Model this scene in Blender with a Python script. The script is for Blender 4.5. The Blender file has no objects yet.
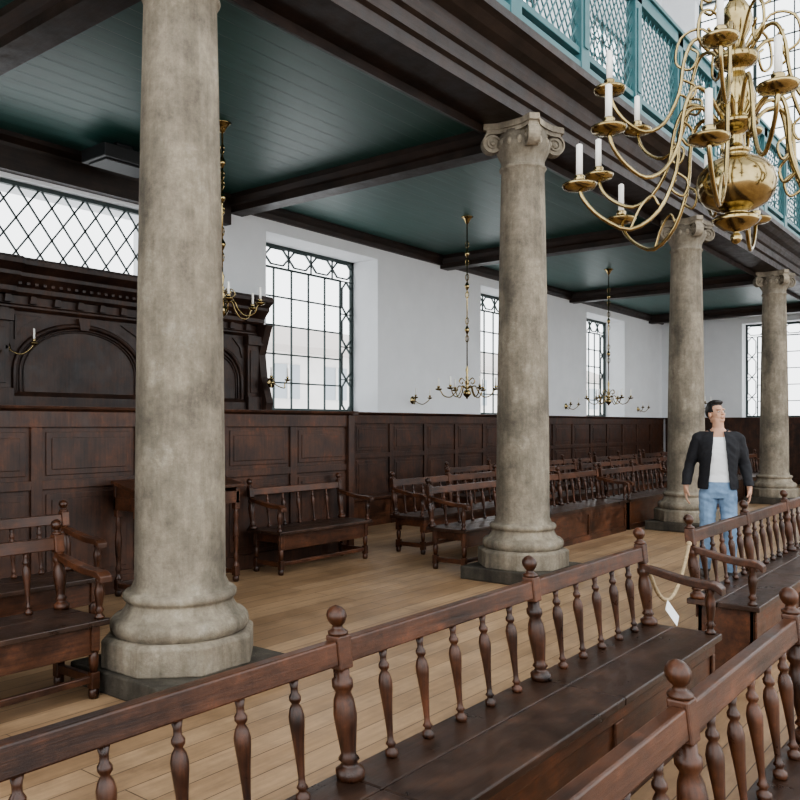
import bpy, math, random, bmesh
from mathutils import Vector, Matrix, noise as mnoise
random.seed(4)
pi=math.pi
H=1.55; TH=math.radians(37.84)
scene=bpy.context.scene
try: scene.view_settings.look='AgX - Medium High Contrast'
except Exception as e: print('look',e)
# ------------------------------------------------ materials
def newmat(name):
    m=bpy.data.materials.new(name); m.use_nodes=True
    nt=m.node_tree; b=nt.nodes['Principled BSDF']; return m,nt,b
def ramp(nt,fac,cols):
    r=nt.nodes.new('ShaderNodeValToRGB'); nt.links.new(fac,r.inputs[0])
    el=r.color_ramp.elements
    el[0].position=cols[0][0]; el[0].color=(*cols[0][1],1)
    el[1].position=cols[-1][0]; el[1].color=(*cols[-1][1],1)
    for p,c in cols[1:-1]:
        e=el.new(p); e.color=(*c,1)
    return r
def coords(nt,scale):
    t=nt.nodes.new('ShaderNodeTexCoord'); mp=nt.nodes.new('ShaderNodeMapping')
    mp.inputs['Scale'].default_value=scale; nt.links.new(t.outputs['Object'],mp.inputs[0]); return mp.outputs[0]
def noise(nt,vec,scale,detail=4,rough=.6):
    n=nt.nodes.new('ShaderNodeTexNoise'); n.inputs['Scale'].default_value=scale
    n.inputs['Detail'].default_value=detail; n.inputs['Roughness'].default_value=rough
    nt.links.new(vec,n.inputs['Vector']); return n.outputs['Fac']
def bump(nt,b,fac,strength,dist=.01):
    n=nt.nodes.new('ShaderNodeBump'); n.inputs['Strength'].default_value=strength; n.inputs['Distance'].default_value=dist
    nt.links.new(fac,n.inputs['Height']); nt.links.new(n.outputs[0],b.inputs['Normal'])
def mulc(nt,a,c,fac):
    mx=nt.nodes.new('ShaderNodeMixRGB'); mx.blend_type='MULTIPLY'; mx.inputs[0].default_value=fac
    nt.links.new(a,mx.inputs[1]); nt.links.new(c,mx.inputs[2]); return mx.outputs[0]
def wood(name,c1,c2,rough=.4,axis='y',sc=1.0,wear=1.0):
    m,nt,b=newmat(name)
    s={'x':(1,14,14),'y':(14,1,14),'z':(14,14,1)}[axis]
    v=coords(nt,s); f=noise(nt,v,2.6*sc,8,.72)
    v2=coords(nt,(1,1,1)); f2=noise(nt,v2,2.6,5,.65)
    mx=nt.nodes.new('ShaderNodeMath'); mx.operation='MULTIPLY_ADD'; nt.links.new(f2,mx.inputs[0]); mx.inputs[1].default_value=.6; 
    mm=nt.nodes.new('ShaderNodeMath'); mm.operation='MULTIPLY'; nt.links.new(f,mm.inputs[0]); mm.inputs[1].default_value=.5
    nt.links.new(mm.outputs[0],mx.inputs[2])
    r=ramp(nt,mx.outputs[0],[(.42,c1),(.66,c2)])
    f5=noise(nt,v2,6.5,6,.75); r5=ramp(nt,f5,[(.36,(.55,.52,.50)),(.55,(1,1,1)),(.68,(1+.7*wear,1+.55*wear,1+.45*wear))])
    nt.links.new(mulc(nt,r.outputs[0],r5.outputs[0],.9),b.inputs['Base Color'])
    rr=ramp(nt,f5,[(.3,(rough-.08,)*3),(.7,(rough+.16,)*3)]); nt.links.new(rr.outputs[0],b.inputs['Roughness'])
    bump(nt,b,f,.35,.004); return m
def plain(name,c,rough=.5,metal=0,nz=0,ns=8):
    m,nt,b=newmat(name)
    b.inputs['Roughness'].default_value=rough; b.inputs['Metallic'].default_value=metal
    if nz>0:
        f=noise(nt,coords(nt,(1,1,1)),ns,4)
        r=ramp(nt,f,[(.3,tuple(x*(1-nz) for x in c)),(.7,tuple(min(1,x*(1+nz)) for x in c))])
        nt.links.new(r.outputs[0],b.inputs['Base Color'])
    else: b.inputs['Base Color'].default_value=(*c,1)
    return m
M={}
M['bench_y']=wood('bench_wood_long',(.022,.009,.005),(.115,.044,.020),.36,'y')
M['bench_z']=wood('bench_wood_turned',(.015,.006,.003),(.095,.034,.014),.30,'z')
M['seat']=wood('bench_seat_wood',(.022,.011,.007),(.066,.034,.021),.32,'y')
M['panel']=wood('panel_wood',(.018,.008,.005),(.082,.033,.017),.46,'z')
M['dark']=wood('dark_oak',(.012,.007,.005),(.036,.021,.015),.45,'y',1,.2)
M['darkx']=wood('dark_oak_cross',(.012,.007,.005),(.036,.021,.015),.45,'x',1,.2)
M['reredos']=wood('carved_oak',(.011,.005,.004),(.052,.024,.014),.45,'z')
M['plaster']=plain('white_plaster',(.72,.73,.745),.9,0,.03,3)
M['lead']=plain('window_bars',(.025,.04,.038),.5)
M['wax']=plain('candle_wax',(.85,.83,.78),.5)
M['wick']=plain('wick',(.02,.02,.02),.8)
M['paper']=plain('paper',(.85,.85,.85),.8)
M['black']=plain('black_metal',(.012,.012,.013),.5)
M['rope']=plain('rope',(.38,.29,.18),.9,0,.3,60)
def brass():
    m,nt,b=newmat('brass'); f=noise(nt,coords(nt,(1,1,1)),9,3)
    r=ramp(nt,f,[(.3,(.24,.18,.085)),(.7,(.46,.37,.20))]); nt.links.new(r.outputs[0],b.inputs['Base Color'])
    b.inputs['Metallic'].default_value=1; b.inputs['Roughness'].default_value=.15; return m
M['brass']=brass()
def teal(name,boards):
    m,nt,b=newmat(name)
    f=noise(nt,coords(nt,(6,.6,1)),2,4)
    r=ramp(nt,f,[(.3,(.022,.076,.066)),(.7,(.036,.104,.092))])
    out=r.outputs[0]
    if boards:
        t=nt.nodes.new('ShaderNodeTexCoord'); s=nt.nodes.new('ShaderNodeSeparateXYZ'); nt.links.new(t.outputs['Object'],s.inputs[0])
        a=nt.nodes.new('ShaderNodeMath'); a.operation='MULTIPLY'; nt.links.new(s.outputs[0],a.inputs[0]); a.inputs[1].default_value=1/.21
        fr=nt.nodes.new('ShaderNodeMath'); fr.operation='FRACT'; nt.links.new(a.outputs[0],fr.inputs[0])
        g=ramp(nt,fr.outputs[0],[(0,(0,0,0)),(.04,(1,1,1))]); bump(nt,b,g.outputs[0],.4,.008)
        out=mulc(nt,out,g.outputs[0],.3)
    nt.links.new(out,b.inputs['Base Color']); b.inputs['Roughness'].default_value=.40; return m
M['teal']=teal('teal_ceiling_boards',True)
M['tealp']=plain('teal_paint',(.045,.13,.14),.4,0,.1,4)
def stone(name,dark):
    m,nt,b=newmat(name)
    v=coords(nt,(1,1,1)); f=noise(nt,v,3.2,12,.82); f2=noise(nt,coords(nt,(1,1,.45)),2.3,6,.65); f3=noise(nt,coords(nt,(7,7,.5)),1.5,4,.6)
    f4=noise(nt,v,11,6,.7)
    k=.30 if dark else 1
    r=ramp(nt,f,[(.32,(.12*k,.10*k,.076*k)),(.44,(.21*k,.178*k,.135*k)),(.55,(.28*k,.24*k,.18*k)),(.68,(.40*k,.36*k,.29*k))])
    r2=ramp(nt,f2,[(.38,(.42,.43,.43)),(.56,(1,1,1))])
    r3=ramp(nt,f3,[(.35,(.70,.69,.68)),(.6,(1.08,1.08,1.08))])
    r4=ramp(nt,f4,[(.62,(1,1,1)),(.72,(1.45,1.45,1.42))])
    o=mulc(nt,mulc(nt,mulc(nt,r.outputs[0],r2.outputs[0],.7),r3.outputs[0],.8),r4.outputs[0],.7)
    nt.links.new(o,b.inputs['Base Color'])
    b.inputs['Roughness'].default_value=.8
    bump(nt,b,noise(nt,v,28,10,.75),.6,.012); return m
M['stone']=stone('sandstone',False); M['dstone']=stone('dark_stone',True)
def floormat():
    m,nt,b=newmat('floor_planks')
    t=nt.nodes.new('ShaderNodeTexCoord'); mp=nt.nodes.new('ShaderNodeMapping'); mp.inputs['Rotation'].default_value=(0,0,pi/2)
    nt.links.new(t.outputs['Object'],mp.inputs[0])
    br=nt.nodes.new('ShaderNodeTexBrick'); nt.links.new(mp.outputs[0],br.inputs['Vector'])
    br.inputs['Scale'].default_value=1; br.inputs['Brick Width'].default_value=5.5; br.inputs['Row Height'].default_value=.17
    br.inputs['Mortar Size'].default_value=.003; br.inputs['Color1'].default_value=(.36,.235,.135,1); br.inputs['Color2'].default_value=(.46,.315,.19,1)
    br.inputs['Mortar'].default_value=(.10,.065,.04,1); br.offset=.37
    f=noise(nt,coords(nt,(12,.8,1)),2.5,6,.65); f2=noise(nt,coords(nt,(1,.7,1)),1.6,8,.75)
    r=ramp(nt,f,[(.3,(.74,.72,.70)),(.7,(1.05,1.03,1))])
    r2=ramp(nt,f2,[(.36,(.62,.61,.61)),(.58,(1.05,1.05,1.06))])
    nt.links.new(mulc(nt,mulc(nt,br.outputs[0],r.outputs[0],1),r2.outputs[0],.9),b.inputs['Base Color'])
    rr=ramp(nt,f2,[(.3,(.34,)*3),(.7,(.52,)*3)]); nt.links.new(rr.outputs[0],b.inputs['Roughness']); return m
M['floor']=floormat()
# ------------------------------------------------ mesh builder
class MB:
    def __init__(s): s.v=[];s.f=[];s.m=[];s.s=[]
    def add(s,vs,fs,m=0,sm=False,mat=None):
        o=len(s.v)
        for p in vs:
            p=Vector(p); s.v.append(mat@p if mat else p)
        for f in fs: s.f.append([i+o for i in f]); s.m.append(m); s.s.append(sm)
    def box(s,x0,x1,y0,y1,z0,z1,m=0,mat=None):
        if x0>x1:x0,x1=x1,x0
        if y0>y1:y0,y1=y1,y0
        vs=[(x0,y0,z0),(x1,y0,z0),(x1,y1,z0),(x0,y1,z0),(x0,y0,z1),(x1,y0,z1),(x1,y1,z1),(x0,y1,z1)]
        s.add(vs,[(0,3,2,1),(4,5,6,7),(0,1,5,4),(1,2,6,5),(2,3,7,6),(3,0,4,7)],m,False,mat)
    def lathe(s,prof,c=(0,0,0),n=14,m=0,sm=True,mat=None,ph=0):
        vs=[];fs=[]
        for (r,z) in prof:
            for i in range(n):
                a=2*pi*i/n+ph; vs.append((c[0]+r*math.cos(a),c[1]+r*math.sin(a),c[2]+z))
        for j in range(len(prof)-1):
            for i in range(n):
                k=(i+1)%n; fs.append((j*n+i,j*n+k,(j+1)*n+k,(j+1)*n+i))
        fs.append(tuple(range(n))[::-1]); fs.append(tuple((len(prof)-1)*n+i for i in range(n)))
        s.add(vs,fs,m,sm,mat)
    def prismY(s,prof,y0,y1,m=0):
        n=len(prof); vs=[(x,y0,z) for x,z in prof]+[(x,y1,z) for x,z in prof]
        fs=[(i,(i+1)%n,n+(i+1)%n,n+i) for i in range(n)]+[tuple(range(n))[::-1],tuple(range(n,2*n))]
        s.add(vs,fs,m)
    def prismX(s,prof,x0,x1,m=0):
        n=len(prof); vs=[(x0,y,z) for y,z in prof]+[(x1,y,z) for y,z in prof]
        fs=[(i,(i+1)%n,n+(i+1)%n,n+i) for i in range(n)]+[tuple(range(n))[::-1],tuple(range(n,2*n))]
        s.add(vs,fs,m)
    def tube(s,path,rad,n=8,m=0,mat=None):
        path=[Vector(p) for p in path]; N=len(path)
        if not hasattr(rad,'__len__'): rad=[rad]*N
        vs=[];fs=[]; up=None
        for i,p in enumerate(path):
            t=(path[min(i+1,N-1)]-path[max(i-1,0)]).normalized()
            if up is None:
                up=Vector((0,0,1)) if abs(t.z)<.9 else Vector((1,0,0))
            a=(up-t*up.dot(t)).normalized(); b=t.cross(a); up=a
            for k in range(n):
                an=2*pi*k/n; vs.append(p+(a*math.cos(an)+b*math.sin(an))*rad[i])
        for j in range(N-1):
            for i in range(n):
                k=(i+1)%n; fs.append((j*n+i,j*n+k,(j+1)*n+k,(j+1)*n+i))
        fs.append(tuple(range(n))[::-1]); fs.append(tuple((N-1)*n+i for i in range(n)))
        s.add(vs,fs,m,True,mat)
    def ell(s,c,r,m=0,mat=None,n=14,rot=None):
        vs=[];fs=[];K=n//2+1
        for j in range(1,K):
            ph=pi*j/K
            for i in range(n):
                a=2*pi*i/n; p=Vector((r[0]*math.sin(ph)*math.cos(a),r[1]*math.sin(ph)*math.sin(a),r[2]*math.cos(ph)))
                if rot: p=rot@p
                vs.append(p+Vector(c))
        t=Vector((0,0,r[2])); b=Vector((0,0,-r[2]))
        if rot: t=rot@t;b=rot@b
        vs+= [t+Vector(c),b+Vector(c)]; T=len(vs)-2;B=T+1
        for j in range(K-2):
            for i in range(n):
                k=(i+1)%n; fs.append((j*n+i,(j+1)*n+i,(j+1)*n+k,j*n+k))
        for i in range(n):
            k=(i+1)%n; fs.append((T,i,k)); fs.append((B,(K-2)*n+k,(K-2)*n+i))
        s.add(vs,fs,m,True,mat)
    def cap(s,p0,p1,r0,r1,m=0,mat=None,n=12):
        s.ell(p0,(r0,)*3,m,mat,n); s.ell(p1,(r1,)*3,m,mat,n); s.tube([p0,p1],[r0,r1],n,m,mat)
    def loft(s,secs,n=24,m=0,mat=None,p=2.0):
        vs=[];fs=[]
        for (z,cx,cy,rx,ry) in secs:
            for i in range(n):
                a=2*pi*i/n; ca,sa=math.cos(a),math.sin(a)
                q=(abs(ca)**p+abs(sa)**p)**(-1/p)
                vs.append((cx+rx*q*ca,cy+ry*q*sa,z))
        N=len(secs)
        for j in range(N-1):
            for i in range(n):
                k=(i+1)%n; fs.append((j*n+i,j*n+k,(j+1)*n+k,(j+1)*n+i))
        fs.append(tuple(range(n))[::-1]); fs.append(tuple((N-1)*n+i for i in range(n)))
        s.add(vs,fs,m,True,mat)
    def bar(s,p,q,w,t,nrm,m=0):
        p=Vector(p);q=Vector(q); d=(q-p).normalized(); nrm=Vector(nrm).normalized(); b=d.cross(nrm)
        vs=[]
        for e in (p,q):
            for (i,j) in ((-1,-1),(1,-1),(1,1),(-1,1)): vs.append(e+b*(i*w/2)+nrm*(j*t/2))
        s.add(vs,[(0,1,2,3),(7,6,5,4),(0,4,5,1),(1,5,6,2),(2,6,7,3),(3,7,4,0)],m)
    def build(s,name,mats,parent=None,bevel=0,center=True):
        me=bpy.data.meshes.new(name)
        xs=[p.x for p in s.v];ys=[p.y for p in s.v];zs=[p.z for p in s.v]
        c=Vector(((min(xs)+max(xs))/2,(min(ys)+max(ys))/2,min(zs))) if center else Vector((0,0,0))
        me.from_pydata([tuple(p-c) for p in s.v],[],s.f)
        for mt in mats: me.materials.append(mt)
        me.polygons.foreach_set('material_index',s.m); me.polygons.foreach_set('use_smooth',s.s)
        me.update()
        bm=bmesh.new(); bm.from_mesh(me); bmesh.ops.recalc_face_normals(bm,faces=bm.faces); bm.to_mesh(me); bm.free()
        o=bpy.data.objects.new(name,me); scene.collection.objects.link(o)
        o.location=c-(parent.location if parent else Vector((0,0,0)))
        if parent: o.parent=parent
        if bevel:
            b=o.modifiers.new('bevel','BEVEL'); b.width=bevel; b.segments=2; b.limit_method='ANGLE'; b.angle_limit=math.radians(40)
        return o
def empty(name,loc):
    e=bpy.data.objects.new(name,None); e.location=loc; e.empty_display_size=.1; scene.collection.objects.link(e); return e
# ------------------------------------------------ room shell
WX=-8.54; EY=23.3; CZ=4.60
b=MB(); b.box(-9.4,9,-5,24.2,-.2,0); b.build('floor',[M['floor']],center=False)
def wallX(name,x0,x1,y0,y1,z0,z1,ops,mats):
    b=MB(); ops=sorted(ops); y=y0
    for (a,c,za,zb) in ops:
        b.box(x0,x1,y,a,z0,z1); b.box(x0,x1,a,c,z0,za); b.box(x0,x1,a,c,zb,z1); y=c
    b.box(x0,x1,y,y1,z0,z1); return b.build(name,mats,center=False)
def wallY(name,y0,y1,x0,x1,z0,z1,ops,mats):
    b=MB(); ops=sorted(ops); x=x0
    for (a,c,za,zb) in ops:
        b.box(x,a,y0,y1,z0,z1); b.box(a,c,y0,y1,z0,za); b.box(a,c,y0,y1,zb,z1); x=c
    b.box(x,x1,y0,y1,z0,z1); return b.build(name,mats,center=False)
side_ops=[(2.4,6.2,1.8,4.16),(7.93,10.4,1.76,4.27),(13.55,15.95,1.76,4.27),(18.3,20.6,1.76,4.27)]
wallX('wall_left',WX-.6,WX,-4,EY+.6,0,5.1,side_ops,[M['plaster']])
up_ops=[(2.5,5.7,6.6,12),(8,11,6.6,12),(13.4,16.4,6.6,12),(18.6,21.6,6.6,12)]
wallX('wall_left_upper',WX-.6,WX,-4,EY+.6,5.1,16,up_ops,[M['plaster']])
end_ops=[(-6.33,-3.9,1.76,4.3)]
wallY('wall_back',EY,EY+.6,WX,9,0,5.1,end_ops,[M['plaster']])
wallY('wall_back_upper',EY,EY+.6,WX,9,5.1,16,[(-7.6,-4.6,6.6,13.5),(-3,3,6.6,14)],[M['plaster']])
b=MB(); b.box(WX,-4.40,-4,EY,CZ,CZ+.1); b.build('ceiling',[M['teal']],center=False)
b=MB(); b.box(WX-.6,9,-4,EY+.6,16,16.2); b.build('ceiling_nave',[M['plaster']],center=False)
# windows
def win_bars(name,axis,pos,a0,a1,z0,z1,style,w=.022):
    b=MB()
    P=(lambda a,z:(pos,a,z)) if axis=='x' else (lambda a,z:(a,pos,z))
    nr=(1,0,0) if axis=='x' else (0,1,0)
    L=lambda p,q,ww=w,t=.03:b.bar(P(*p),P(*q),ww,t,nr)
    for p,q in (((a0,z0),(a1,z0)),((a0,z1),(a1,z1)),((a0,z0),(a0,z1)),((a1,z0),(a1,z1))): L(p,q,.09,.06)
    if style=='diamond':
        s=.27;sz=.36; W=a1-a0; Hh=z1-z0; n=int((W/s)+(Hh/sz))+2
        for i in range(-n,n+1):
            for sg in (1,-1):
                aa=lambda t:a0+i*s+sg*t*s
                t0,t1=0,Hh/sz
                ta=(a0-(a0+i*s))/(sg*s); tb=(a1-(a0+i*s))/(sg*s)
                lo=max(t0,min(ta,tb)); hi=min(t1,max(ta,tb))
                if hi-lo>.02: L((aa(lo),z0+lo*sz),(aa(hi),z0+hi*sz),.016,.02)
    elif style=='grid':
        nb=.30
        ai0,ai1=a0+nb,a1-nb; zi1=z1-.34
        for a in (ai0,ai1): L((a,z0),(a,zi1),.03)
        L((ai0,zi1),(ai1,zi1),.03)
        nx=5
        for i in range(1,nx): 
            a=ai0+(ai1-ai0)*i/nx; L((a,z0),(a,zi1),.018)
        nz=5
        for j in range(1,nz): L((ai0,z0+(zi1-z0)*j/nz),(ai1,z0+(zi1-z0)*j/nz),.022)
        hh=(zi1-z0)/4
        for (c0,c1) in ((a0,ai0),(ai1,a1)):
            c=(c0+c1)/2; q=.09
            for j in range(4):
                za=z0+j*hh; zb=za+hh
                L((c,za),(c0+q/2,za+.12),.02); L((c,za),(c1-q/2,za+.12),.02)
                L((c0+q/2,za+.12),(c0+q/2,zb-.12),.02); L((c1-q/2,za+.12),(c1-q/2,zb-.12),.02)
                L((c0+q/2,zb-.12),(c,zb),.02); L((c1-q/2,zb-.12),(c,zb),.02)
                L((c0,zb),(c1,zb),.016)
                L((c0,(za+zb)/2),(c0+q/2,(za+zb)/2),.014); L((c1,(za+zb)/2),(c1-q/2,(za+zb)/2),.014)
        nxh=5; ww=(a1-a0)/nxh; zc=(zi1+z1)/2
        for j in range(nxh):
            u0=a0+j*ww;u1=u0+ww
            L((u0,zc),(u0+.12,z1-.05),.02); L((u0,zc),(u0+.12,zi1+.05),.02)
            L((u0+.12,z1-.05),(u1-.12,z1-.05),.02); L((u0+.12,zi1+.05),(u1-.12,zi1+.05),.02)
            L((u1-.12,z1-.05),(u1,zc),.02); L((u1-.12,zi1+.05),(u1,zc),.02)
            L((u0,zi1),(u0,z1),.014)
    else:
        nx=max(2,round((a1-a0)/.5)); nz=round((z1-z0)/.5)
        for i in range(1,nx): L((a0+(a1-a0)*i/nx,z0),(a0+(a1-a0)*i/nx,z1),.03 if i!=nx//2 else .09)
        for j in range(1,nz): L((a0,z0+(z1-z0)*j/nz),(a1,z0+(z1-z0)*j/nz),.03)
    return b.build(name,[M['lead']])
win_bars('window_1','x',WX-.12,2.4,6.2,1.8,4.16,'diamond')
for i,o in enumerate(side_ops[1:]): win_bars('window_%d'%(i+2),'x',WX-.56,*o,'grid',.03)
win_bars('window_5','y',EY+.4,*end_ops[0],'grid',.035)
for i,o in enumerate(up_ops): win_bars('window_%d'%(i+6),'x',WX-.4,*o,'plain')
win_bars('window_10','y',EY+.4,-7.6,-4.6,6.6,13.5,'plain')
win_bars('window_11','y',EY+.4,-3,3,6.6,14,'plain')
# building across the courtyard, seen faintly through the windows
fac=plain('pale_facade',(.74,.71,.68),.9,0,.06,2); fw=plain('facade_window',(.38,.41,.44),.4)
b=MB(); b.box(-22,-19,-6,44,0,3.9,0); b.prismY([(-19,3.9),(-18.8,3.9),(-18.8,4.1),(-22,5.2),(-22,3.9)],-6,44,2)
y=-5
while y<43:
    b.box(-19,-18.96,y,y+1.1,.7,1.9,1); b.box(-19,-18.96,y,y+1.1,2.4,3.5,1)
    b.box(-18.98,-18.92,y+.51,y+.59,.7,1.9,0); b.box(-18.98,-18.92,y+.51,y+.59,2.4,3.5,0); y+=2.3
b.build('courtyard_building',[fac,fw,plain('roof_tiles',(.55,.50,.47),.9)])
# gallery entablature
b=MB()
prof=[(-4.42,4.58),(-3.98,4.58),(-3.98,4.69),(-3.94,4.71),(-3.94,4.83),(-3.90,4.85),(-3.87,4.91),(-3.87,4.99),(-3.78,5.02),(-3.70,5.07),(-3.64,5.09),(-3.64,5.17),(-4.42,5.17)]
b.prismY(prof,-4,EY)
b.build('trim_1',[M['dark']],center=False)
COLS=[(-1.2),3.14,7.37,12.3,17.5,22.4]
for i,y in enumerate(COLS):
    b=MB(); b.prismX([(y-.12,4.38),(y+.12,4.38),(y+.12,4.46),(y+.15,4.48),(y+.19,4.54),(y+.19,CZ),(y-.19,CZ),(y-.19,4.54),(y-.15,4.48),(y-.12,4.46)],WX,-4.42)
    b.build('trim_%d'%(i+2),[M['darkx']])
b=MB(); b.prismY([(WX,4.44),(WX+.05,4.44),(WX+.07,4.50),(WX+.13,4.55),(WX+.13,CZ),(WX,CZ)],-4,EY)
b.prismY([(-4.54,4.56),(-4.42,4.50),(-4.42,CZ),(-4.54,CZ)],-4,EY)
b.box(WX,WX+.12,-4,7.2,4.20,4.44)
b.build('trim_8',[M['dark']],center=False)
# balustrade screen of gallery
g=empty('gallery_lattice_balustrade',(-3.78,10,5.17))
b=MB(); bx=-3.80
b.box(bx-.05,bx+.05,-4,EY,5.17,5.34); b.box(bx-.06,bx+.06,-4,EY,6.58,6.74); b.box(bx-.04,bx+.04,-4,EY,5.42,5.49)
b.box(bx-.09,bx+.09,-4,EY,6.74,6.79)
y=-3.6
while y<EY:
    b.box(bx-.06,bx+.06,y-.10,y+.10,5.17,6.74); b.box(bx+.06,bx+.075,y-.05,y+.05,5.5,6.5); y+=1.45
b.build('posts_and_rails',[M['tealp']],g,bevel=.008)
b=MB(); s=.13; z0,z1=5.47,6.58; y=-4
while y<EY:
    for sg in (1,-1):
        ya=y; yb=y+sg*(z1-z0)*.75
        if -4<yb<EY: b.bar((bx+.008*sg,ya,z0),(bx+.008*sg,yb,z1),.014,.012,(1,0,0))
    y+=s
b.build('lattice',[M['tealp']],g)
# ------------------------------------------------ wainscot panelling
def panelX(b,x,y0,y1,z0,z1,pitch,m=0,cap=True):
    b.box(x-.04,x,y0,y1,z0,z1,m)
    n=max(1,round((y1-y0)/pitch)); p=(y1-y0)/n
    b.box(x,x+.025,y0,y1,z0,z0+.16,m); b.box(x,x+.025,y0,y1,z1-.14,z1,m)
    zm=z0+(z1-z0)*.62
    b.box(x,x+.022,y0,y1,zm-.04,zm+.04,m)
    for i in range(n+1):
        yy=y0+i*p; b.box(x,x+.024,max(y0,yy-.05),min(y1,yy+.05),z0+.16,z1-.14,m)
    for i in range(n):
        a=y0+i*p+.09;c=y0+(i+1)*p-.09
        for (za,zb) in ((z0+.20,zm-.08),(zm+.08,z1-.18)):
            b.box(x,x+.010,a,c,za,zb,m); b.box(x,x+.018,a+.05,c-.05,za+.05,zb-.05,m)
    if cap:
        b.prismY([(x-.04,z1),(x+.03,z1),(x+.06,z1+.02),(x+.07,z1+.045),(x-.04,z1+.045)],y0,y1,m)
b=MB(); panelX(b,WX+.045,7.78,EY-.06,0,1.71,.95); b.build('wall_wainscot_left',[M['panel']],bevel=.006)
b=MB()
y=EY-.045
b.box(WX+.13,8.9,y,y+.04,0,1.71); b.box(WX+.13,8.9,y-.025,y,1.57,1.71); b.box(WX+.13,8.9,y-.06,y+.04,1.71,1.755); b.box(WX+.13,8.9,y-.025,y,0,.16)
x=WX+.2
while x<8.8: b.box(x-.05,x+.05,y-.025,y,.16,1.57); x+=.95
b.build('wall_wainscot_back',[M['panel']])
# raised panelled pew box
BX=-6.72; g=empty('panelled_pew_enclosure',(BX,4,0))
b=MB(); panelX(b,BX,-3.5,7.66,0,1.67,.98); 
b.box(BX-.04,BX+.055,7.56,7.66,0,1.67)
b.box(WX+.02,BX,7.66,7.70,0,1.67); b.box(WX+.02,BX+.06,7.62,7.74,1.67,1.72)
for x in (-8.4,-7.8,-7.25,-6.8): b.box(x-.05,x+.05,7.70,7.72,0,1.67)
for z in (.08,1.0,1.6): b.box(WX+.05,BX,7.70,7.718,z-.07,z+.07)
b.build('panelling',[M['panel']],g,bevel=.006)
# tall carved back screen
RG=g=empty('carved_oak_reredos',(WX,5,1.72)); b=MB()
X=WX+.02
b.box(X,X+.14,-3.5,7.60,1.725,3.0)
def cornice(a,c,dx=0):
    b.prismY([(X,2.90),(X+.17+dx,2.90),(X+.20+dx,2.93),(X+.20+dx,2.98),(X+.28+dx,3.06),(X+.30+dx,3.08),(X+.30+dx,3.12),(X+.38+dx,3.19),(X+.38+dx,3.24),(X+.34+dx,3.27),(X,3.27)],a,c)
cornice(-3.5,7.66)
b.prismY([(X,2.74),(X+.16,2.74),(X+.19,2.77),(X+.19,2.79),(X+.16,2.81),(X,2.81)],-3.5,7.60)
b.prismY([(X,1.725),(X+.2,1.725),(X+.2,1.85),(X+.16,1.90),(X,1.90)],-3.5,7.60)
y=-3.4; kk=0
while y<7.6:
    b.box(X+.14,X+.25,y,y+.04,3.0,3.05)
    if kk%3==0: b.prismX([(y-.02,2.82),(y+.06,2.82),(y+.05,2.90),(y-.01,2.90)],X+.13,X+.19)
    y+=.09; kk+=1
pil=[7.50,6.30,5.98,4.08,3.78,1.9]
for p in pil:
    b.box(X+.14,X+.20,p-.10,p+.10,1.9,2.76); b.box(X+.14,X+.25,p-.13,p+.13,2.62,2.74); b.box(X+.14,X+.25,p-.13,p+.13,1.725,1.93)
    b.box(X+.20,X+.215,p-.06,p+.06,1.98,2.55)
    cornice(p-.16,p+.16,.04)
for (a,c) in ((6.42,7.38),(4.22,5.84),(2.06,3.62)):
    cy=(a+c)/2; R=(c-a)/2-.04; zs=2.12; k=min(1,.52/R)
    for (q,rr) in ((0,.028),(.06,.014),(.10,.008)):
        R1=R-q; pts=[(X+.15,cy-R1,1.88)]+[(X+.15,cy-R1*math.cos(t),zs+(R1*k)*math.sin(t)) for t in [pi*j/22 for j in range(23)]]+[(X+.15,cy+R1,1.88)]
        b.tube(pts,rr,8)
    b.prismX([(cy-.05,zs+R*k-.05),(cy+.05,zs+R*k-.05),(cy+.075,zs+R*k+.08),(cy-.075,zs+R*k+.08)],X+.14,X+.20)
    for sg in (1,-1):
        b.prismX([(cy+sg*(R+.0),2.70),(cy+sg*(R*.62),2.70),(cy+sg*(R*.9),2.58),(cy+sg*(R+.0),2.44)],X+.14,X+.158)
b.build('screen',[M['reredos']],g,bevel=.004)
b=MB()
b.prismY([(X,1.725),(X+.32,1.725),(X+.35,1.85),(X+.24,2.2),(X+.2,2.5),(X+.3,2.8),(X+.34,2.9),(X,2.9)],7.60,7.72)
b.build('end_bracket',[M['reredos']],g)
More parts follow.
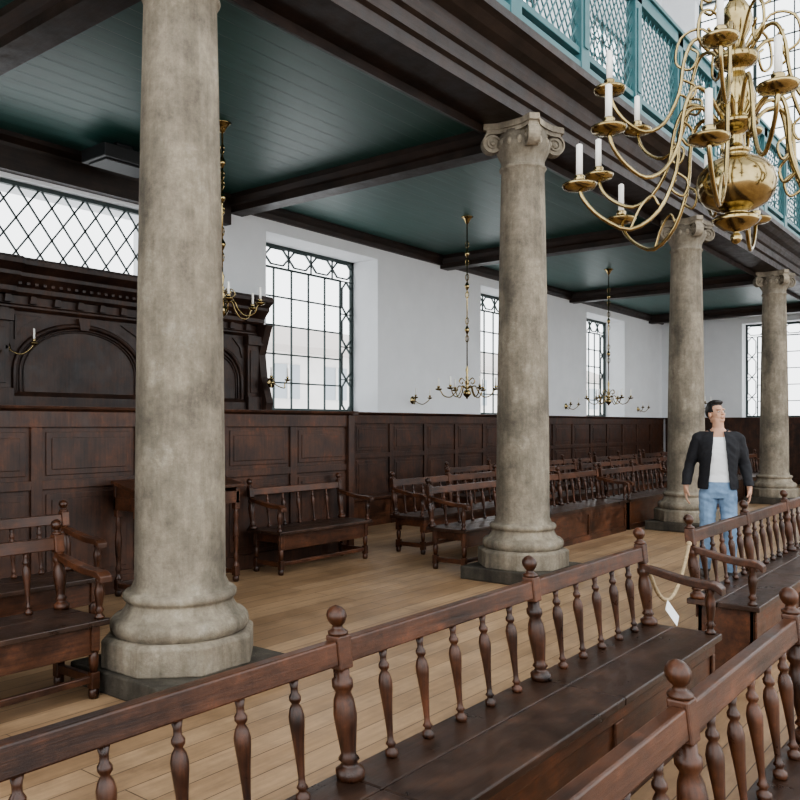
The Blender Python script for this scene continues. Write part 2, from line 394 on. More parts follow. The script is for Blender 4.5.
# ------------------------------------------------ columns
def column(y,x=-4.14):
    g=empty('stone_column',(x,y,0))
    b=MB(); oc=pi/8
    b.box(x-.46,x+.46,y-.46,y+.46,0,.13,1)
    b.build('plinth_block',[M['stone'],M['dstone']],g,bevel=.012)
    b=MB(); b.lathe([(.43/.924,.13),(.43/.924,.29),(.40/.924,.31)],(x,y,0),8,0,False,ph=oc)
    b.build('plinth',[M['stone']],g,bevel=.01)
    pr=[(.38,.30),(.39,.31),(.408,.335),(.412,.36),(.405,.39),(.385,.41),(.36,.415),(.345,.43),(.325,.46),(.315,.485),(.318,.50),(.330,.505),(.338,.52),(.338,.54),(.325,.555),(.29,.56),(.288,.58),(.272,.62)]
    for k in range(1,13):
        t=k/12; pr.append((.27-.052*t**1.6,.62+t*(4.12-.62)))
    pr+=[(.232,4.13),(.240,4.145),(.232,4.16),(.22,4.17),(.22,4.22),(.24,4.26),(.27,4.32),(.28,4.36),(.27,4.40),(.25,4.44),(.25,4.50)]
    b=MB(); b.lathe(pr,(x,y,0),40,0,True); o=b.build('shaft_and_base',[M['stone']],g)
    b=MB(); pts=[]
    for q in range(4):
        a0=pi/4+q*pi/2
        c=Vector((math.cos(a0),math.sin(a0)))*.42
        n=Vector((-c.y,c.x)).normalized()*.05
        pts.append(c-n); pts.append(c+n)
        c2=Vector((math.cos(a0+pi/2),math.sin(a0+pi/2)))*.42
        for t in (.25,.5,.75):
            p=c.lerp(c2,t); p=p*(1-.12*math.sin(pi*t)); pts.append(p)
    for (sc,za,zb) in ((.92,4.48,4.52),(1.0,4.52,4.58)):
        n=len(pts); vs=[(x+p.x*sc,y+p.y*sc,za) for p in pts]+[(x+p.x*sc,y+p.y*sc,zb) for p in pts]
        b.add(vs,[(i,(i+1)%n,n+(i+1)%n,n+i) for i in range(n)]+[tuple(range(n))[::-1],tuple(range(n,2*n))])
    for q in range(4):
        a0=pi/4+q*pi/2; d=Vector((math.cos(a0),math.sin(a0),0)); pe=Vector((-d.y,d.x,0))
        cc=Vector((x,y,4.39))+d*.32
        N=44; ins=[]
        for k in range(N+1):
            t=k/N; an=pi*.62 - t*2*pi*2.1; r=.100*(1-t)**.9+.02
            ins.append((cc+d*(r*math.cos(an))+Vector((0,0,r*math.sin(an))),r))
        vs=[];fs=[]
        for (p,r) in ins:
            dirv=(p-cc).normalized(); w=.058
            vs+=[p-pe*w,p+pe*w,p+pe*w-dirv*.016,p-pe*w-dirv*.016]
        for k in range(N):
            for e in range(4): fs.append((4*k+e,4*k+(e+1)%4,4*k+4+(e+1)%4,4*k+4+e))
        b.add(vs,fs,0,False)
        R=Matrix.Translation(cc)@Matrix(((d.x,pe.x,0,0),(d.y,pe.y,0,0),(0,0,1,0),(0,0,0,1)))@Matrix.Rotation(pi/2,4,'X')
        b.lathe([(.09,-.042),(.09,.042)],(0,0,0),20,0,False,mat=R)
        b.lathe([(.02,-.066),(.028,-.056),(.028,.056),(.02,.066)],(0,0,0),12,0,True,mat=R)
    for k in range(16):
        a=2*pi*k/16; b.ell((x+.265*math.cos(a),y+.265*math.sin(a),4.38),(.03,.03,.045),n=8)
    b.build('ionic_capital',[M['stone']],g)
for y in COLS[1:]: column(y)
# ------------------------------------------------ benches
SP=[(.018,0),(.022,.02),(.022,.06),(.012,.08),(.012,.10),(.018,.12),(.011,.15),(.010,.20),(.012,.30),(.017,.48),(.023,.64),(.024,.70),(.019,.76),(.011,.80),(.018,.83),(.018,.86),(.011,.89),(.011,.93),(.016,1)]
PO=[(.042,0),(.046,.03),(.046,.08),(.030,.11),(.024,.14),(.034,.17),(.024,.21),(.026,.26),(.034,.45),(.038,.56),(.033,.68),(.024,.75),(.034,.80),(.034,.86),(.026,.88),(.026,1.0)]
FI=[(.026,0),(.032,.005),(.033,.012),(.020,.02),(.015,.03),(.024,.038),(.031,.052),(.033,.064),(.029,.076),(.020,.086),(.010,.091),(.001,.094)]
AP=[(.028,0),(.030,.04),(.018,.08),(.016,.12),(.026,.18),(.016,.24),(.018,.3),(.028,.55),(.027,.65),(.016,.8),(.024,.86),(.016,.92),(.024,1)]
def bench(xb,y0,y1,s=1,closed=True,arms=(True,True),n=None,depth=.45,name='wooden_bench',hi=True,sz=.45):
    cx=xb+s*depth/2
    g=empty(name,(cx,(y0+y1)/2,0)); F=MB(); T=MB(); S=MB()
    if n is None: n=max(1,round((y1-y0)/1.22))
    p=(y1-y0)/n; lean=.12*s; RB,RT=.80,.875
    lx=lambda z: xb-lean*(z-sz)
    seg=12 if hi else 8
    m=Matrix.Identity(4); m[0][2]=-lean; m[0][3]=lean*sz; SH=m
    for i in range(n+1):
        yy=y0+i*p
        T.lathe([(r,sz+t*(RB-sz)) for r,t in PO],(xb,yy,0),seg,0,mat=SH)
        F.box(xb-.028,xb+.028,yy-.03,yy+.03,RB-.015,RT+.015,0,mat=SH)
        T.lathe([(r,RT+.012+z) for r,z in FI],(xb,yy,0),seg,0,mat=SH)
        if i<n:
            F.box(xb-.021,xb+.021,yy+.029,yy+p-.029,RB,RT,0,mat=SH)
            for k in range(1,6):
                T.lathe([(r,sz+t*(RB-sz)) for r,t in SP],(xb,yy+p*k/6,0),seg,0,mat=SH)
    xs0=xb-s*.06; xs1=xb+s*depth; xm=xs0+(xs1-xs0)*.42
    for i in range(n):
        for (a,c) in ((xs0,xm-s*.002),(xm+s*.002,xs1)):
            S.box(a,c,y0+i*p+.002-(.04 if i==0 else 0),y0+(i+1)*p-.002+(.04 if i==n-1 else 0),sz-.035,sz,0)
    if closed:
        xf=xb+s*(depth-.04)
        F.box(xf,xf-s*.03,y0,y1,0,sz-.035); F.box(xb,xb+s*.03,y0,y1,0,sz-.035)
        F.box(xb,xf,y0,y0+.03,0,sz-.035); F.box(xb,xf,y1-.03,y1,0,sz-.035)
        F.box(xf,xf+s*.015,y0,y1,0,.08); F.box(xf,xf+s*.015,y0,y1,sz-.1,sz-.035)
        for i in range(n+1):
            yy=y0+i*p; F.box(xf,xf+s*.016,max(y0,yy-.04),min(y1,yy+.04),.08,sz-.1)
        F.box(xb-s*.015,xb,y0,y1,sz-.12,sz-.035)
    else:
        xf=xb+s*(depth-.05)
        F.box(xf,xf-s*.025,y0,y1,sz-.20,sz-.035)
        F.box(xb,xb+s*.025,y0,y1,sz-.14,sz-.035)
        for yy in (y0+.03,y1-.03):
            F.box(xb-.0,xf,yy-.02,yy+.02,sz-.12,sz-.035)
            F.box(xb,xf,yy-.018,yy+.018,.08,.13)
            for xx in (xb+s*.02,xf-s*.01):
                T.lathe([(.026,.0),(.03,.02),(.03,.05),(.022,.06)],(xx,yy,0),seg,0)
                F.box(xx-.026,xx+.026,yy-.026,yy+.026,.055,.15)
                T.lathe([(.02,.15),(.027,.2),(.028,.24),(.018,.27)],(xx,yy,0),seg,0)
                F.box(xx-.026,xx+.026,yy-.026,yy+.026,.27,sz-.035)
        F.box(xf-s*.03,xf+s*.0,y0+.03,y1-.03,.09,.13)
    for e,yy in ((arms[0],y0),(arms[1],y1)):
        if not e: continue
        xa=xb+s*(depth-.05)
        T.lathe([(r,sz+t*.255) for r,t in AP],(xa,yy,0),seg,0)
        P=[];K=14
        xstart=lx(.76)
        for k in range(K+1):
            t=k/K; P.append((xstart+(xa+s*.07-xstart)*t, .735+.04*math.cos(t*pi)*.6-.018*math.sin(t*pi)+(.0 if t<.85 else -.035*((t-.85)/.15)**2)))
        vs=[];fs=[]
        for k,(px,pz) in enumerate(P):
            w=.024+.014*math.sin(min(1,k/K)*pi*.5)
            vs+=[(px,yy-w,pz-.02),(px,yy+w,pz-.02),(px,yy+w,pz+.02),(px,yy-w,pz+.02)]
        for k in range(K):
            for q in range(4): fs.append((4*k+q,4*k+(q+1)%4,4*k+4+(q+1)%4,4*k+4+q))
        fs+=[(3,2,1,0),(4*K,4*K+1,4*K+2,4*K+3)]
        F.add(vs,fs,0,False)
    bv=.006 if hi else 0
    F.build('frame',[M['bench_y']],g,bevel=bv); T.build('turned_posts',[M['bench_z']],g); S.build('seat',[M['seat']],g,bevel=bv)
    return g
bench(-1.69,-.57,4.42,1,True,(False,True),4,depth=.38)
bench(-.63,-.27,4.25,1,True,(False,True),4,depth=.38)
bench(-1.70,5.27,10.27,1,True,(True,True),4,depth=.38)
bench(-1.70,11.1,16.1,1,True,(True,True),4,hi=False)
bench(-4.62,.2,2.64,1,False,(True,True),2)
bench(-5.80,.9,3.36,1,False,(True,True),2)
bench(-6.55,5.90,7.30,1,False,(True,True),1)
bench(-5.15,7.2,8.8,1,False,(True,True),1)
for (a,c) in ((9.05,11.5),(11.65,14.1),(15.2,17.65),(17.85,20.3)): bench(-5.17,a,c,1,True,(True,True),2,hi=False)
for (a,c) in ((7.9,10.3),(10.5,12.9),(13.15,15.6),(15.85,18.3),(18.55,21)): bench(-6.2,a,c,1,a>8,(True,True),2,hi=False)
for (a,c) in ((10.6,13.1),(13.35,15.8),(16.05,18.5),(18.75,21.2)): bench(-7.25,a,c,1,True,(True,True),2,hi=False)
b=MB(); b.box(WX+.13,WX+.52,7.80,22.5,.41,.45); b.box(WX+.13,WX+.46,7.82,22.5,0,.41)
y=8.4
while y<22.4: b.box(WX+.46,WX+.475,y-.04,y+.04,0,.41); y+=.9
b.build('built_in_bench',[M['bench_y']],bevel=.006)
# reading desk behind first column
g=empty('reading_desk',(-6.42,4.9,0)); F=MB(); T=MB()
y0,y1=4.27,5.45; xa,xc=-6.60,-6.24
F.prismY([(xa,1.02),(xc-.0,.94),(xc+.03,.94),(xc+.03,.97),(xa,1.05)],y0-.03,y1+.03)
F.box(xa,xc,y0,y1,.78,.90); F.box(xa,xa+.03,y0,y1,.78,1.03)
for yy in (y0+.03,y1-.03):
    F.add([(xa,yy-.02,.78),(xc,yy-.02,.78),(xc,yy-.02,.95),(xa,yy-.02,1.03),(xa,yy+.02,.78),(xc,yy+.02,.78),(xc,yy+.02,.95),(xa,yy+.02,1.03)],[(0,1,2,3),(7,6,5,4),(0,4,5,1),(1,5,6,2),(2,6,7,3),(3,7,4,0)])
    for xx in (xa+.03,xc-.03):
        T.lathe([(r*1.1,.14+t*.60) for r,t in AP],(xx,yy,0),12,0)
        F.box(xx-.03,xx+.03,yy-.03,yy+.03,.06,.15); F.box(xx-.03,xx+.03,yy-.03,yy+.03,.72,.80)
        T.lathe([(.024,0),(.032,.02),(.032,.05),(.024,.06)],(xx,yy,0),12,0)
    F.box(xa+.03,xc-.03,yy-.018,yy+.018,.08,.12)
F.box(xa+.02,xa+.05,y0,y1,.09,.13)
F.build('frame',[M['bench_y']],g,bevel=.005); T.build('turned_legs',[M['bench_z']],g)
# rope barrier with tag
g=empty('rope_barrier',(-1.73,4.85,.5)); b=MB()
pts=[]
for k in range(21):
    t=k/20; pts.append((-1.735,4.482+.726*t,.80-.29*(1-(2*t-1)**2)))
b.tube(pts,.012,8); b.ell((-1.735,4.482,.80),(.018,.018,.018)); b.ell((-1.735,5.208,.80),(.018,.018,.018))
b.build('rope',[M['rope']],g)
b=MB(); b.bar((-1.71,4.74,.50),(-1.66,4.79,.40),.12,.003,(.5,-.2,.8)); b.build('paper_tag',[M['paper']],g)
# ceiling speaker box
g=empty('ceiling_speaker_box',(-7.8,5.2,4.40)); b=MB()
b.box(-8.1,-7.65,4.85,5.55,4.36,4.50); b.box(-8.05,-7.70,4.9,5.5,4.34,4.36); b.box(-7.92,-7.82,5.1,5.3,4.50,4.60)
b.build('cabinet',[M['black']],g,bevel=.01)
# ------------------------------------------------ chandeliers
def bez(pts,n=22):
    P=[Vector(p) for p in pts]; P=[P[0]*2-P[1]]+P+[P[-1]*2-P[-2]]; out=[]
    S=len(P)-3; per=max(3,n//S)
    for i in range(S):
        for k in range(per):
            t=k/per; a,b_,c,d=P[i:i+4]
            out.append(.5*((2*b_)+(c-a)*t+(2*a-5*b_+4*c-d)*t*t+(3*b_-a-3*c+d)*t**3))
    out.append(P[-2]); return out
def arm(B,W,C,az,prof,rt,clen=.13,pan=.065,cr=.012,seg=8,wick=True):
    cx,cy=C; ca,sa=math.cos(az),math.sin(az)
    P=bez([(r,z) for r,z in prof],30)
    B.tube([(cx+p.x*ca,cy+p.x*sa,p.y) for p in P],rt,seg)
    r,z=prof[-1]; px,py=cx+r*ca,cy+r*sa
    B.lathe([(.006,-.012),(pan*.35,-.01),(pan*.9,.0),(pan,.012),(pan,.018),(pan*.85,.010),(pan*.3,.004),(.010,.006),(.008,.02),(cr*1.5,.028),(cr*1.7,.05),(cr*1.35,.055),(cr*.9,.05)],(px,py,z),16)
    W.lathe([(cr,.045),(cr*.97,.05+clen),(cr*.4,.055+clen)],(px,py,z),10)
    if wick: W.tube([(px,py,z+.05+clen),(px+.002,py,z+.068+clen)],.0018,4,1)
def big_chandelier():
    x,y=-.985,3.54; C=(x,y); g=empty('brass_chandelier',(x,y,2.3))
    B=MB();W=MB()
    z0=2.30
    pr=[(.004,0),(.016,.006),(.024,.02),(.022,.035),(.012,.045),(.014,.052),(.05,.06),(.085,.085),(.098,.10),(.085,.112),(.05,.118),(.045,.13),(.07,.14),(.12,.165),(.148,.20),(.158,.245),(.150,.29),(.12,.33),(.075,.355),(.045,.365),(.05,.375),(.062,.385),(.04,.395),(.028,.41),(.026,.45),(.045,.47),(.085,.485),(.09,.50),(.06,.51),(.055,.53),(.075,.56),(.080,.60),(.062,.66),(.04,.70),(.032,.72),(.06,.735),(.085,.75),(.088,.775),(.06,.785),(.04,.80),(.035,.84),(.055,.88),(.066,.92),(.055,.97),(.03,1.01),(.025,1.03),(.06,1.045),(.062,1.06),(.03,1.075),(.025,1.12),(.045,1.16),(.05,1.2),(.03,1.25),(.018,1.28),(.03,1.3),(.03,1.33),(.014,1.36),(.012,1.45)]
    B.lathe(pr,(x,y,z0),32)
    B.tube([(x,y,z0+1.4),(x,y,15.98)],.012,8)
    base=pi+TH
    def scroll(az,pts,r,n=18):
        ca,sa=math.cos(az),math.sin(az)
        B.tube([(x+p.x*ca,y+p.x*sa,p.y) for p in bez(pts,n)],r,6)
    for k in range(6):
        az=base+math.radians(0)+k*pi/3
        arm(B,W,C,az,[(.07,2.80),(.13,2.86),(.20,2.85),(.235,2.76),(.25,2.60),(.32,2.44),(.44,2.36),(.56,2.41),(.63,2.48),(.65,2.53)],.009,.13,.072,.014)
        scroll(az,[(.25,2.60),(.20,2.56),(.22,2.50),(.27,2.53),(.25,2.57)],.006)
        scroll(az,[(.44,2.36),(.40,2.45),(.35,2.50),(.32,2.46)],.006)
    for k in range(6):
        az=base+math.radians(20)+k*pi/3
        arm(B,W,C,az,[(.07,2.81),(.14,2.90),(.21,2.92),(.26,2.83),(.29,2.68),(.36,2.57),(.45,2.53),(.54,2.57),(.60,2.63),(.62,2.69)],.0085,.13,.070,.014)
        scroll(az,[(.27,2.78),(.22,2.74),(.24,2.68),(.28,2.71)],.006,14)
    for k in range(6):
        az=base+math.radians(2)+k*pi/3
        arm(B,W,C,az,[(.06,3.07),(.12,3.14),(.18,3.14),(.22,3.05),(.24,2.92),(.30,2.80),(.38,2.76),(.46,2.80),(.51,2.86),(.53,2.92)],.008,.12,.066,.013)
        scroll(az,[(.23,2.98),(.17,2.95),(.19,2.90),(.24,2.92)],.006,14)
    for k in range(6):
        az=base+math.radians(32)+k*pi/3
        scroll(az,[(.04,3.10),(.13,3.22),(.22,3.20),(.24,3.10),(.18,3.06),(.15,3.12),(.18,3.15)],.006,26)
        scroll(az-.5,[(.03,3.36),(.12,3.44),(.17,3.36),(.12,3.30),(.09,3.35),(.12,3.38)],.006,26)
    B.build('brass_body_and_arms',[M['brass']],g); W.build('candles',[M['wax'],M['wick']],g)
big_chandelier()
def small_chandelier(x,y,zb,R=.42,n=6):
    g=empty('hanging_chandelier',(x,y,zb)); B=MB();W=MB(); C=(x,y)
    pr=[(.004,0),(.015,.01),(.012,.025),(.03,.035),(.055,.06),(.062,.09),(.05,.12),(.02,.14),(.03,.15),(.035,.165),(.018,.18),(.03,.22),(.034,.25),(.015,.30),(.025,.32),(.012,.34),(.02,.40),(.024,.43),(.01,.47),(.01,.52)]
    B.lathe(pr,(x,y,zb),16)
    for k in range(n):
        arm(B,W,C,k*2*pi/n+.5,[(.03,zb+.165),(.12,zb+.19),(.17,zb+.10),(.25,zb+.03),(.34,zb+.05),(R-.03,zb+.12),(R,zb+.14)],.0085,.12,.05,.013,6,False)
        arm_p=bez([(.03,zb+.26),(.09,zb+.31),(.13,zb+.26),(.09,zb+.22),(.07,zb+.25)],14); az=k*2*pi/n
        B.tube([(x+p.x*math.cos(az),y+p.x*math.sin(az),p.y) for p in arm_p],.006,5)
    zt=CZ
    B.tube([(x,y,zb+.5),(x,y,zt)],.010,6)
    B.lathe([(.02,0),(.035,.03),(.05,.06),(.08,.09),(.095,.10)],(x,y,zt-.10),16)
    L=zt-zb
    for f in (.38,.62,.80):
        B.lathe([(.01,-.06),(.03,-.02),(.038,0),(.03,.02),(.01,.06)],(x,y,zb+L*f),12)
        for q in (-.13,.13):
            B.tube([(x+.03*math.cos(a),y+.0,zb+L*f+q+.05*math.sin(a)) for a in [2*pi*j/10 for j in range(11)]],.006,5)
    B.build('brass_body_and_arms',[M['brass']],g); W.build('candles',[M['wax'],M['wick']],g)
small_chandelier(-6.5,5.44,2.62,.40)
small_chandelier(-6.6,10.1,1.93)
small_chandelier(-6.63,15.2,1.93)
small_chandelier(-6.7,20.4,1.93)
def sconce(x,y,z,R=.30,par=None):
    g=empty('brass_sconce',(x,y,z)); B=MB();W=MB()
    R0=Matrix.Translation((x,y,z))@Matrix.Rotation(pi/2,4,'Y')
    B.lathe([(.07,0),(.07,.008),(.05,.015),(.03,.025),(.02,.05)],(0,0,0),16,mat=R0)
    for az in (-.75,.75):
        arm(B,W,(x,y),az,[(.03,z),(.10,z-.05),(.18,z-.07),(R-.04,z-.02),(R,z+.03)],.008,.11,.042,.011,6,False)
    B.build('brass_arms',[M['brass']],g); W.build('candles',[M['wax'],M['wick']],g)
    if par: g.location=g.location-par.location; g.parent=par
sconce(WX,11.35,1.98); sconce(WX,17.2,1.98); sconce(WX,21.5,1.98)
sconce(WX+.17,4.15,2.35,.3,RG); sconce(WX+.39,7.66,2.12,.22,RG)
# ------------------------------------------------ man
def apply(o):
    dg=bpy.context.evaluated_depsgraph_get(); me=bpy.data.meshes.new_from_object(o.evaluated_get(dg)); o.modifiers.clear(); o.data=me
def bisect(bm,co,no):
    bmesh.ops.bisect_plane(bm,geom=bm.verts[:]+bm.edges[:]+bm.faces[:],plane_co=co,plane_no=no,dist=1e-5)
def man(loc,rot):
    g=empty('man',loc)
    skin=plain('skin',(.48,.28,.19),.55,0,.05,20); hair=plain('black_hair',(.012,.010,.009),.45,0,.3,90)
    shirt=plain('white_tshirt',(.78,.78,.78),.85,0,.02,10); jk=plain('charcoal_jacket',(.013,.013,.016),.85,0,.25,30)
    jeans=plain('light_blue_jeans',(.20,.30,.44),.8,0,.25,9); shoe=plain('shoe_leather',(.06,.05,.045),.5)
    lip=plain('lips',(.36,.16,.12),.5); eyew=plain('eye_white',(.55,.53,.5),.3); iris=plain('iris',(.02,.012,.008),.2)
    piv=Vector((0,.01,1.56))
    HM=Matrix.Translation(Vector((0,0,-.012)))@Matrix.Translation(piv)@Matrix.Rotation(math.radians(34),4,'Z')@Matrix.Rotation(math.radians(-17),4,'X')@Matrix.Translation(-piv)
    B=MB()
    B.loft([(.82,0,0,.14,.10),(.88,0,0,.168,.116),(.95,0,0,.170,.116),(1.05,0,-.005,.155,.105),(1.15,0,-.008,.158,.11),(1.28,0,-.008,.178,.12),(1.38,0,0,.182,.115),(1.44,0,.005,.155,.095),(1.49,0,.01,.085,.07),(1.52,0,.012,.060,.058)],p=2.3)
    B.cap((0,.015,1.47),(0,-.002,1.59),.060,.055)
    wr={}
    for sx in (1,-1):
        sh=(.178*sx,.0,1.405)
        B.cap((.09*sx,.0,1.43),sh,.066,.058)
        el=(.255*sx,.04,1.155); w=(.285*sx,-.06,.935)
        if sx<0: el=(-.262,.045,1.155); w=(-.305,-.03,.935)
        B.cap(sh,el,.054,.042); B.cap(el,w,.041,.027)
        wr[sx]=(w,el)
        hip=(.088*sx,0,.87); kn=(.105*sx,-.06 if sx>0 else .0,.49); an=(.115*sx,-.07 if sx>0 else .09,.10)
        B.cap(hip,kn,.096,.070); B.cap(kn,an,.068,.056)
        fy=-.06+an[1]
        B.ell((an[0]+.01*sx,fy,.05),(.046,.13,.045)); B.box(an[0]+.01*sx-.04,an[0]+.01*sx+.04,fy-.11,fy+.10,.0,.03)
        wv=Vector(w); dn=Vector((.0,-.12,-1)).normalized(); 
        pc=wv+dn*.055
        B.ell(pc,(.017,.040,.055)); B.cap(wv,pc,.025,.024)
        for k,(oy,ln) in enumerate(((-.030,.070),(-.010,.080),(.010,.074),(.029,.058))):
            k0=wv+dn*.095+Vector((0,oy,0)); 
            k1=k0+(dn+Vector((-.18*sx,oy*2.2,0)))*ln*.45; k2=k1+(dn+Vector((-.5*sx,0,0)))*ln*.32; k3=k2+(dn*.8+Vector((-.8*sx,0,0)))*ln*.25
            r=.0092 if k<3 else .0082
            B.cap(wv+dn*.06+Vector((0,oy*.8,0)),k0,r*1.2,r*1.1,n=8); B.cap(k0,k1,r*1.05,r,n=8); B.cap(k1,k2,r,r*.92,n=8); B.cap(k2,k3,r*.92,r*.85,n=8)
        t0=wv+dn*.03+Vector((-.005*sx,-.026,0)); t1=t0+Vector((-.012*sx,-.030,-.030)); t2=t1+Vector((-.012*sx,-.012,-.030))
        B.cap(t0,t1,.014,.0115,n=8); B.cap(t1,t2,.011,.009,n=8)
    B.ell((0,.015,1.70),(.074,.092,.096),mat=HM,n=20)
    B.ell((0,-.02,1.655),(.062,.068,.088),mat=HM,n=18)
    B.ell((0,-.050,1.590),(.032,.028,.022),mat=HM)
    for sx in (1,-1):
        B.ell((.045*sx,-.0,1.61),(.022,.05,.03),mat=HM)
        B.ell((.077*sx,.012,1.665),(.010,.018,.030),mat=HM)
        B.ell((.036*sx,-.060,1.650),(.020,.016,.016),mat=HM)
        B.ell((.03*sx,-.076,1.70),(.026,.010,.008),mat=HM)
        B.ell((.010*sx,-.092,1.642),(.008,.009,.007),mat=HM)
    B.cap((0,-.082,1.69),(0,-.100,1.647),.0085,.0105,mat=HM)
    B.ell((0,-.085,1.608),(.024,.010,.007),mat=HM); B.ell((0,-.083,1.620),(.022,.009,.006),mat=HM)
    o=B.build('body',[skin,shirt,jeans,shoe,jk],g)
    r=o.modifiers.new('r','REMESH'); r.mode='VOXEL'; r.voxel_size=.0055; r.use_smooth_shade=True
    sm=o.modifiers.new('s','SMOOTH'); sm.iterations=3; sm.factor=.5
    apply(o)
    bm=bmesh.new(); bm.from_mesh(o.data); off=o.location.copy()
    for (c,n) in (((0,0,.985),(0,0,1)),((0,0,.10),(0,0,1)),((0,-.02,1.47),(0,-.55,1))): bisect(bm,Vector(c)-off,Vector(n).normalized())
    bm.normal_update()
    for v in bm.verts:
        p=v.co+off
        if .10<p.z<1.45 and abs(p.x)<.20:
            a=.007 if p.z<.985 else .005
            q=mnoise.noise(Vector((p.x*9,p.y*9,p.z*(16 if p.z<.6 else 22)+p.x*8)))
            v.co+=v.normal*(a*q)
    bm.to_mesh(o.data); bm.free(); me=o.data
    for m_ in (skin,shirt,jeans,shoe,jk):
        if m_.name not in [x.name for x in me.materials if x]: me.materials.append(m_)
    order=[x.name for x in me.materials]; I={k:order.index(v.name) for k,v in dict(skin=skin,shirt=shirt,jeans=jeans,shoe=shoe,jk=jk).items()}
    nrm=Vector((0,-.55,1)).normalized()
    for p in me.polygons:
        c=p.center+off
        x,y,z=c.x,c.y,c.z
        if z>1.40 and (c-Vector((0,-.02,1.47))).dot(nrm)>0 and abs(x)<.12: k='skin'
        elif z>1.52: k='skin'
        elif abs(x)>.20 and z<.97: k='skin'
        elif abs(x)>.20: k='jk'
        elif z>.985: k='shirt'
        elif z>.10: k='jeans'
        else: k='shoe'
        p.material_index=I[k]; p.use_smooth=True
    F=MB()
    for sx in (1,-1):
        F.ell((.031*sx,-.078,1.672),(.0125,.010,.0065),0,HM,12); F.ell((.031*sx,-.0865,1.672),(.0055,.003,.0055),1,HM,8)
        F.cap((.014*sx,-.088,1.692),(.046*sx,-.078,1.693),.0035,.0026,2,HM,6)
    F.ell((0,-.094,1.6145),(.019,.003,.0042),3,HM,12)
    F.build('face_details',[eyew,iris,hair,lip],g)
    Hh=MB(); Hh.ell((0,.022,1.715),(.081,.096,.096),0,HM,24); Hh.ell((0,-.040,1.780),(.056,.046,.024),0,HM,16); Hh.ell((.02,-.05,1.780),(.04,.034,.022),0,HM,12); Hh.ell((0,.01,1.795),(.060,.072,.022),0,HM,14)
    ho=Hh.build('hair',[hair],g); r=ho.modifiers.new('r','REMESH'); r.mode='VOXEL'; r.voxel_size=.006; r.use_smooth_shade=True; apply(ho)
    bm=bmesh.new(); bm.from_mesh(ho.data); inv=HM.inverted(); dl=[]; off=ho.location.copy()
    for v in bm.verts:
        q=mnoise.noise((v.co+off)*55); v.co+=v.normal*.003*q
    R3=HM.to_3x3()
    for (c,n) in (((0,-.035,1.7),(0,1,0)),((0,0,1.748),(0,0,1)),((0,.030,1.7),(0,1,0)),((0,0,1.685),(0,0,1)),((0,0,1.63),(0,0,1))): bisect(bm,HM@Vector(c)-off,R3@Vector(n))
    for f in bm.faces:
        c=inv@(f.calc_center_median()+off)
        if (c.y<-.035 and c.z<1.748) or (c.y<.030 and c.z<1.685) or c.z<1.63: dl.append(f)
    bmesh.ops.delete(bm,geom=dl,context='FACES'); bm.to_mesh(ho.data); bm.free()
    if not ho.data.materials: ho.data.materials.append(hair)
    s_=ho.modifiers.new('s','SOLIDIFY'); s_.thickness=.01; s_.offset=-1
    J=MB()
    J.loft([(.90,0,0,.194,.140),(.96,0,0,.194,.140),(1.05,0,-.005,.182,.132),(1.15,0,-.008,.182,.135),(1.28,0,-.008,.198,.142),(1.38,0,0,.203,.135),(1.44,0,.005,.175,.115),(1.485,0,.012,.10,.088),(1.52,0,.015,.085,.08)],p=2.4)
    for sx in (1,-1):
        J.cap((.09*sx,.0,1.435),(.182*sx,0,1.405),.082,.074)
        w=Vector(wr[sx][0]); el=Vector(wr[sx][1])
        J.cap((.182*sx,0,1.405),el,.072,.058); J.tube([el,el.lerp(w,.5),w],[.058,.051,.045],14); J.ell(el,(.058,)*3)
    jo=J.build('jacket',[jk],g); r=jo.modifiers.new('r','REMESH'); r.mode='VOXEL'; r.voxel_size=.008; r.use_smooth_shade=True
    sm=jo.modifiers.new('s','SMOOTH'); sm.iterations=5; sm.factor=.5; apply(jo)
    bm=bmesh.new(); bm.from_mesh(jo.data); off=jo.location.copy(); bm.normal_update()
    for v in bm.verts:
        p=v.co+off
        q=mnoise.noise(Vector((p.x*8,p.y*8,p.z*17+abs(p.x)*14))); q2=mnoise.noise(p*30)
        v.co+=v.normal*(.010*q+.002*q2)
    fp={}
    for sx in (1,-1):
        n=Vector((sx,0,.10)).normalized(); c=Vector((.072*sx,0,1.25)); fp[sx]=(c,n); bisect(bm,c-off,n)
    bisect(bm,Vector((0,0,.915))-off,Vector((0,0,1))); bisect(bm,Vector((0,0,1.487))-off,Vector((0,0,1)))
    bisect(bm,Vector((0,0,.952))-off,Vector((0,0,1)))
    bisect(bm,Vector((0,0,0))-off,Vector((0,1,0)))
    dl=[]
    for f in bm.faces:
        c=f.calc_center_median()+off; n=f.normal
        inside=all((c-fp[s_][0]).dot(fp[s_][1])<0 for s_ in (1,-1))
        if (c.y<0 and inside) or (abs(c.x)<.21 and c.z<.915) or c.z>1.487 or (abs(c.x)>.21 and c.z<.952): dl.append(f)
    bmesh.ops.delete(bm,geom=dl,context='FACES'); bm.to_mesh(jo.data); bm.free()
    if not jo.data.materials: jo.data.materials.append(jk)
    s_=jo.modifiers.new('s','SOLIDIFY'); s_.thickness=.009; s_.offset=-1
    Cc=MB()
    pts=[(.088*math.sin(a)*1.0,.014-.085*math.cos(a),1.497-.040*max(0,math.cos(a))) for a in [math.radians(44+ (316-44)*k/24) for k in range(25)]]
    Cc.tube(pts,[.008]+[.015]*23+[.008],8)
    Cc.build('collar',[jk],g)
    Cn=MB(); Cn.tube([(.062*math.sin(a),.012-.066*math.cos(a),1.478-.028*math.cos(a)) for a in [2*pi*k/24 for k in range(25)]],.0055,6); Cn.build('shirt_neckband',[shirt],g)
    g.rotation_euler=(0,0,rot); 
    return g
mg=man(Vector((0,0,0)),math.radians(22)); mg.location=(-2.52,8.43,0)
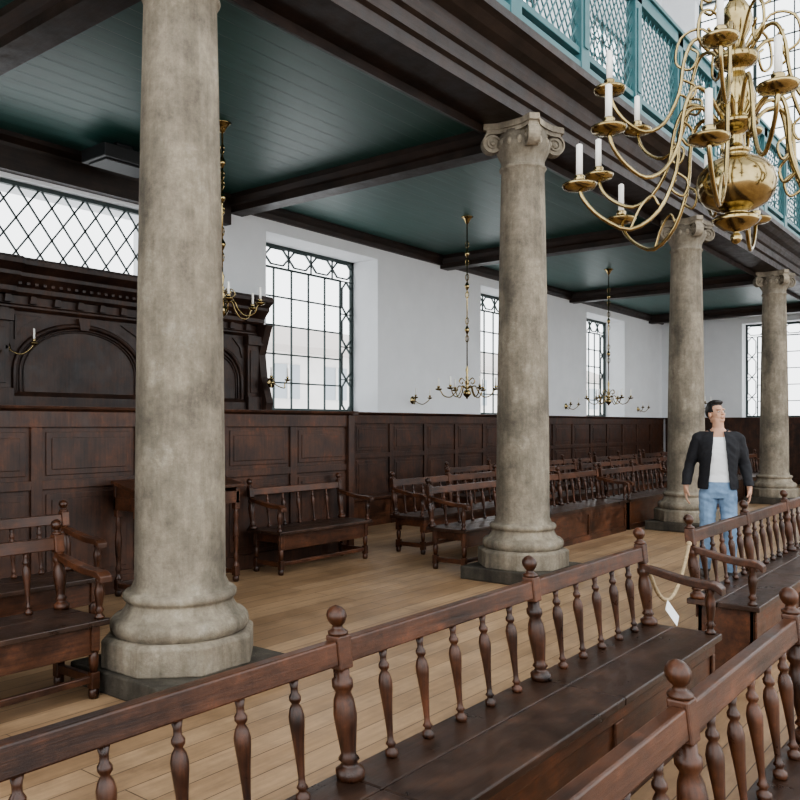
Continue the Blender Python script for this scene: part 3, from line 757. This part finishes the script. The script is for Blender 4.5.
# ------------------------------------------------ light and camera
w=bpy.data.worlds.new('overcast_sky'); scene.world=w; w.use_nodes=True
nt=w.node_tree; bg=nt.nodes['Background']; bg.inputs[0].default_value=(.95,.98,1,1); bg.inputs[1].default_value=2.9
cam=bpy.data.cameras.new('camera'); co=bpy.data.objects.new('camera',cam); scene.collection.objects.link(co)
co.location=(0,0,H); co.rotation_euler=(pi/2,0,TH); cam.sensor_width=36; cam.lens=36*820/800; cam.shift_y=25/800; cam.clip_start=.05
scene.camera=co
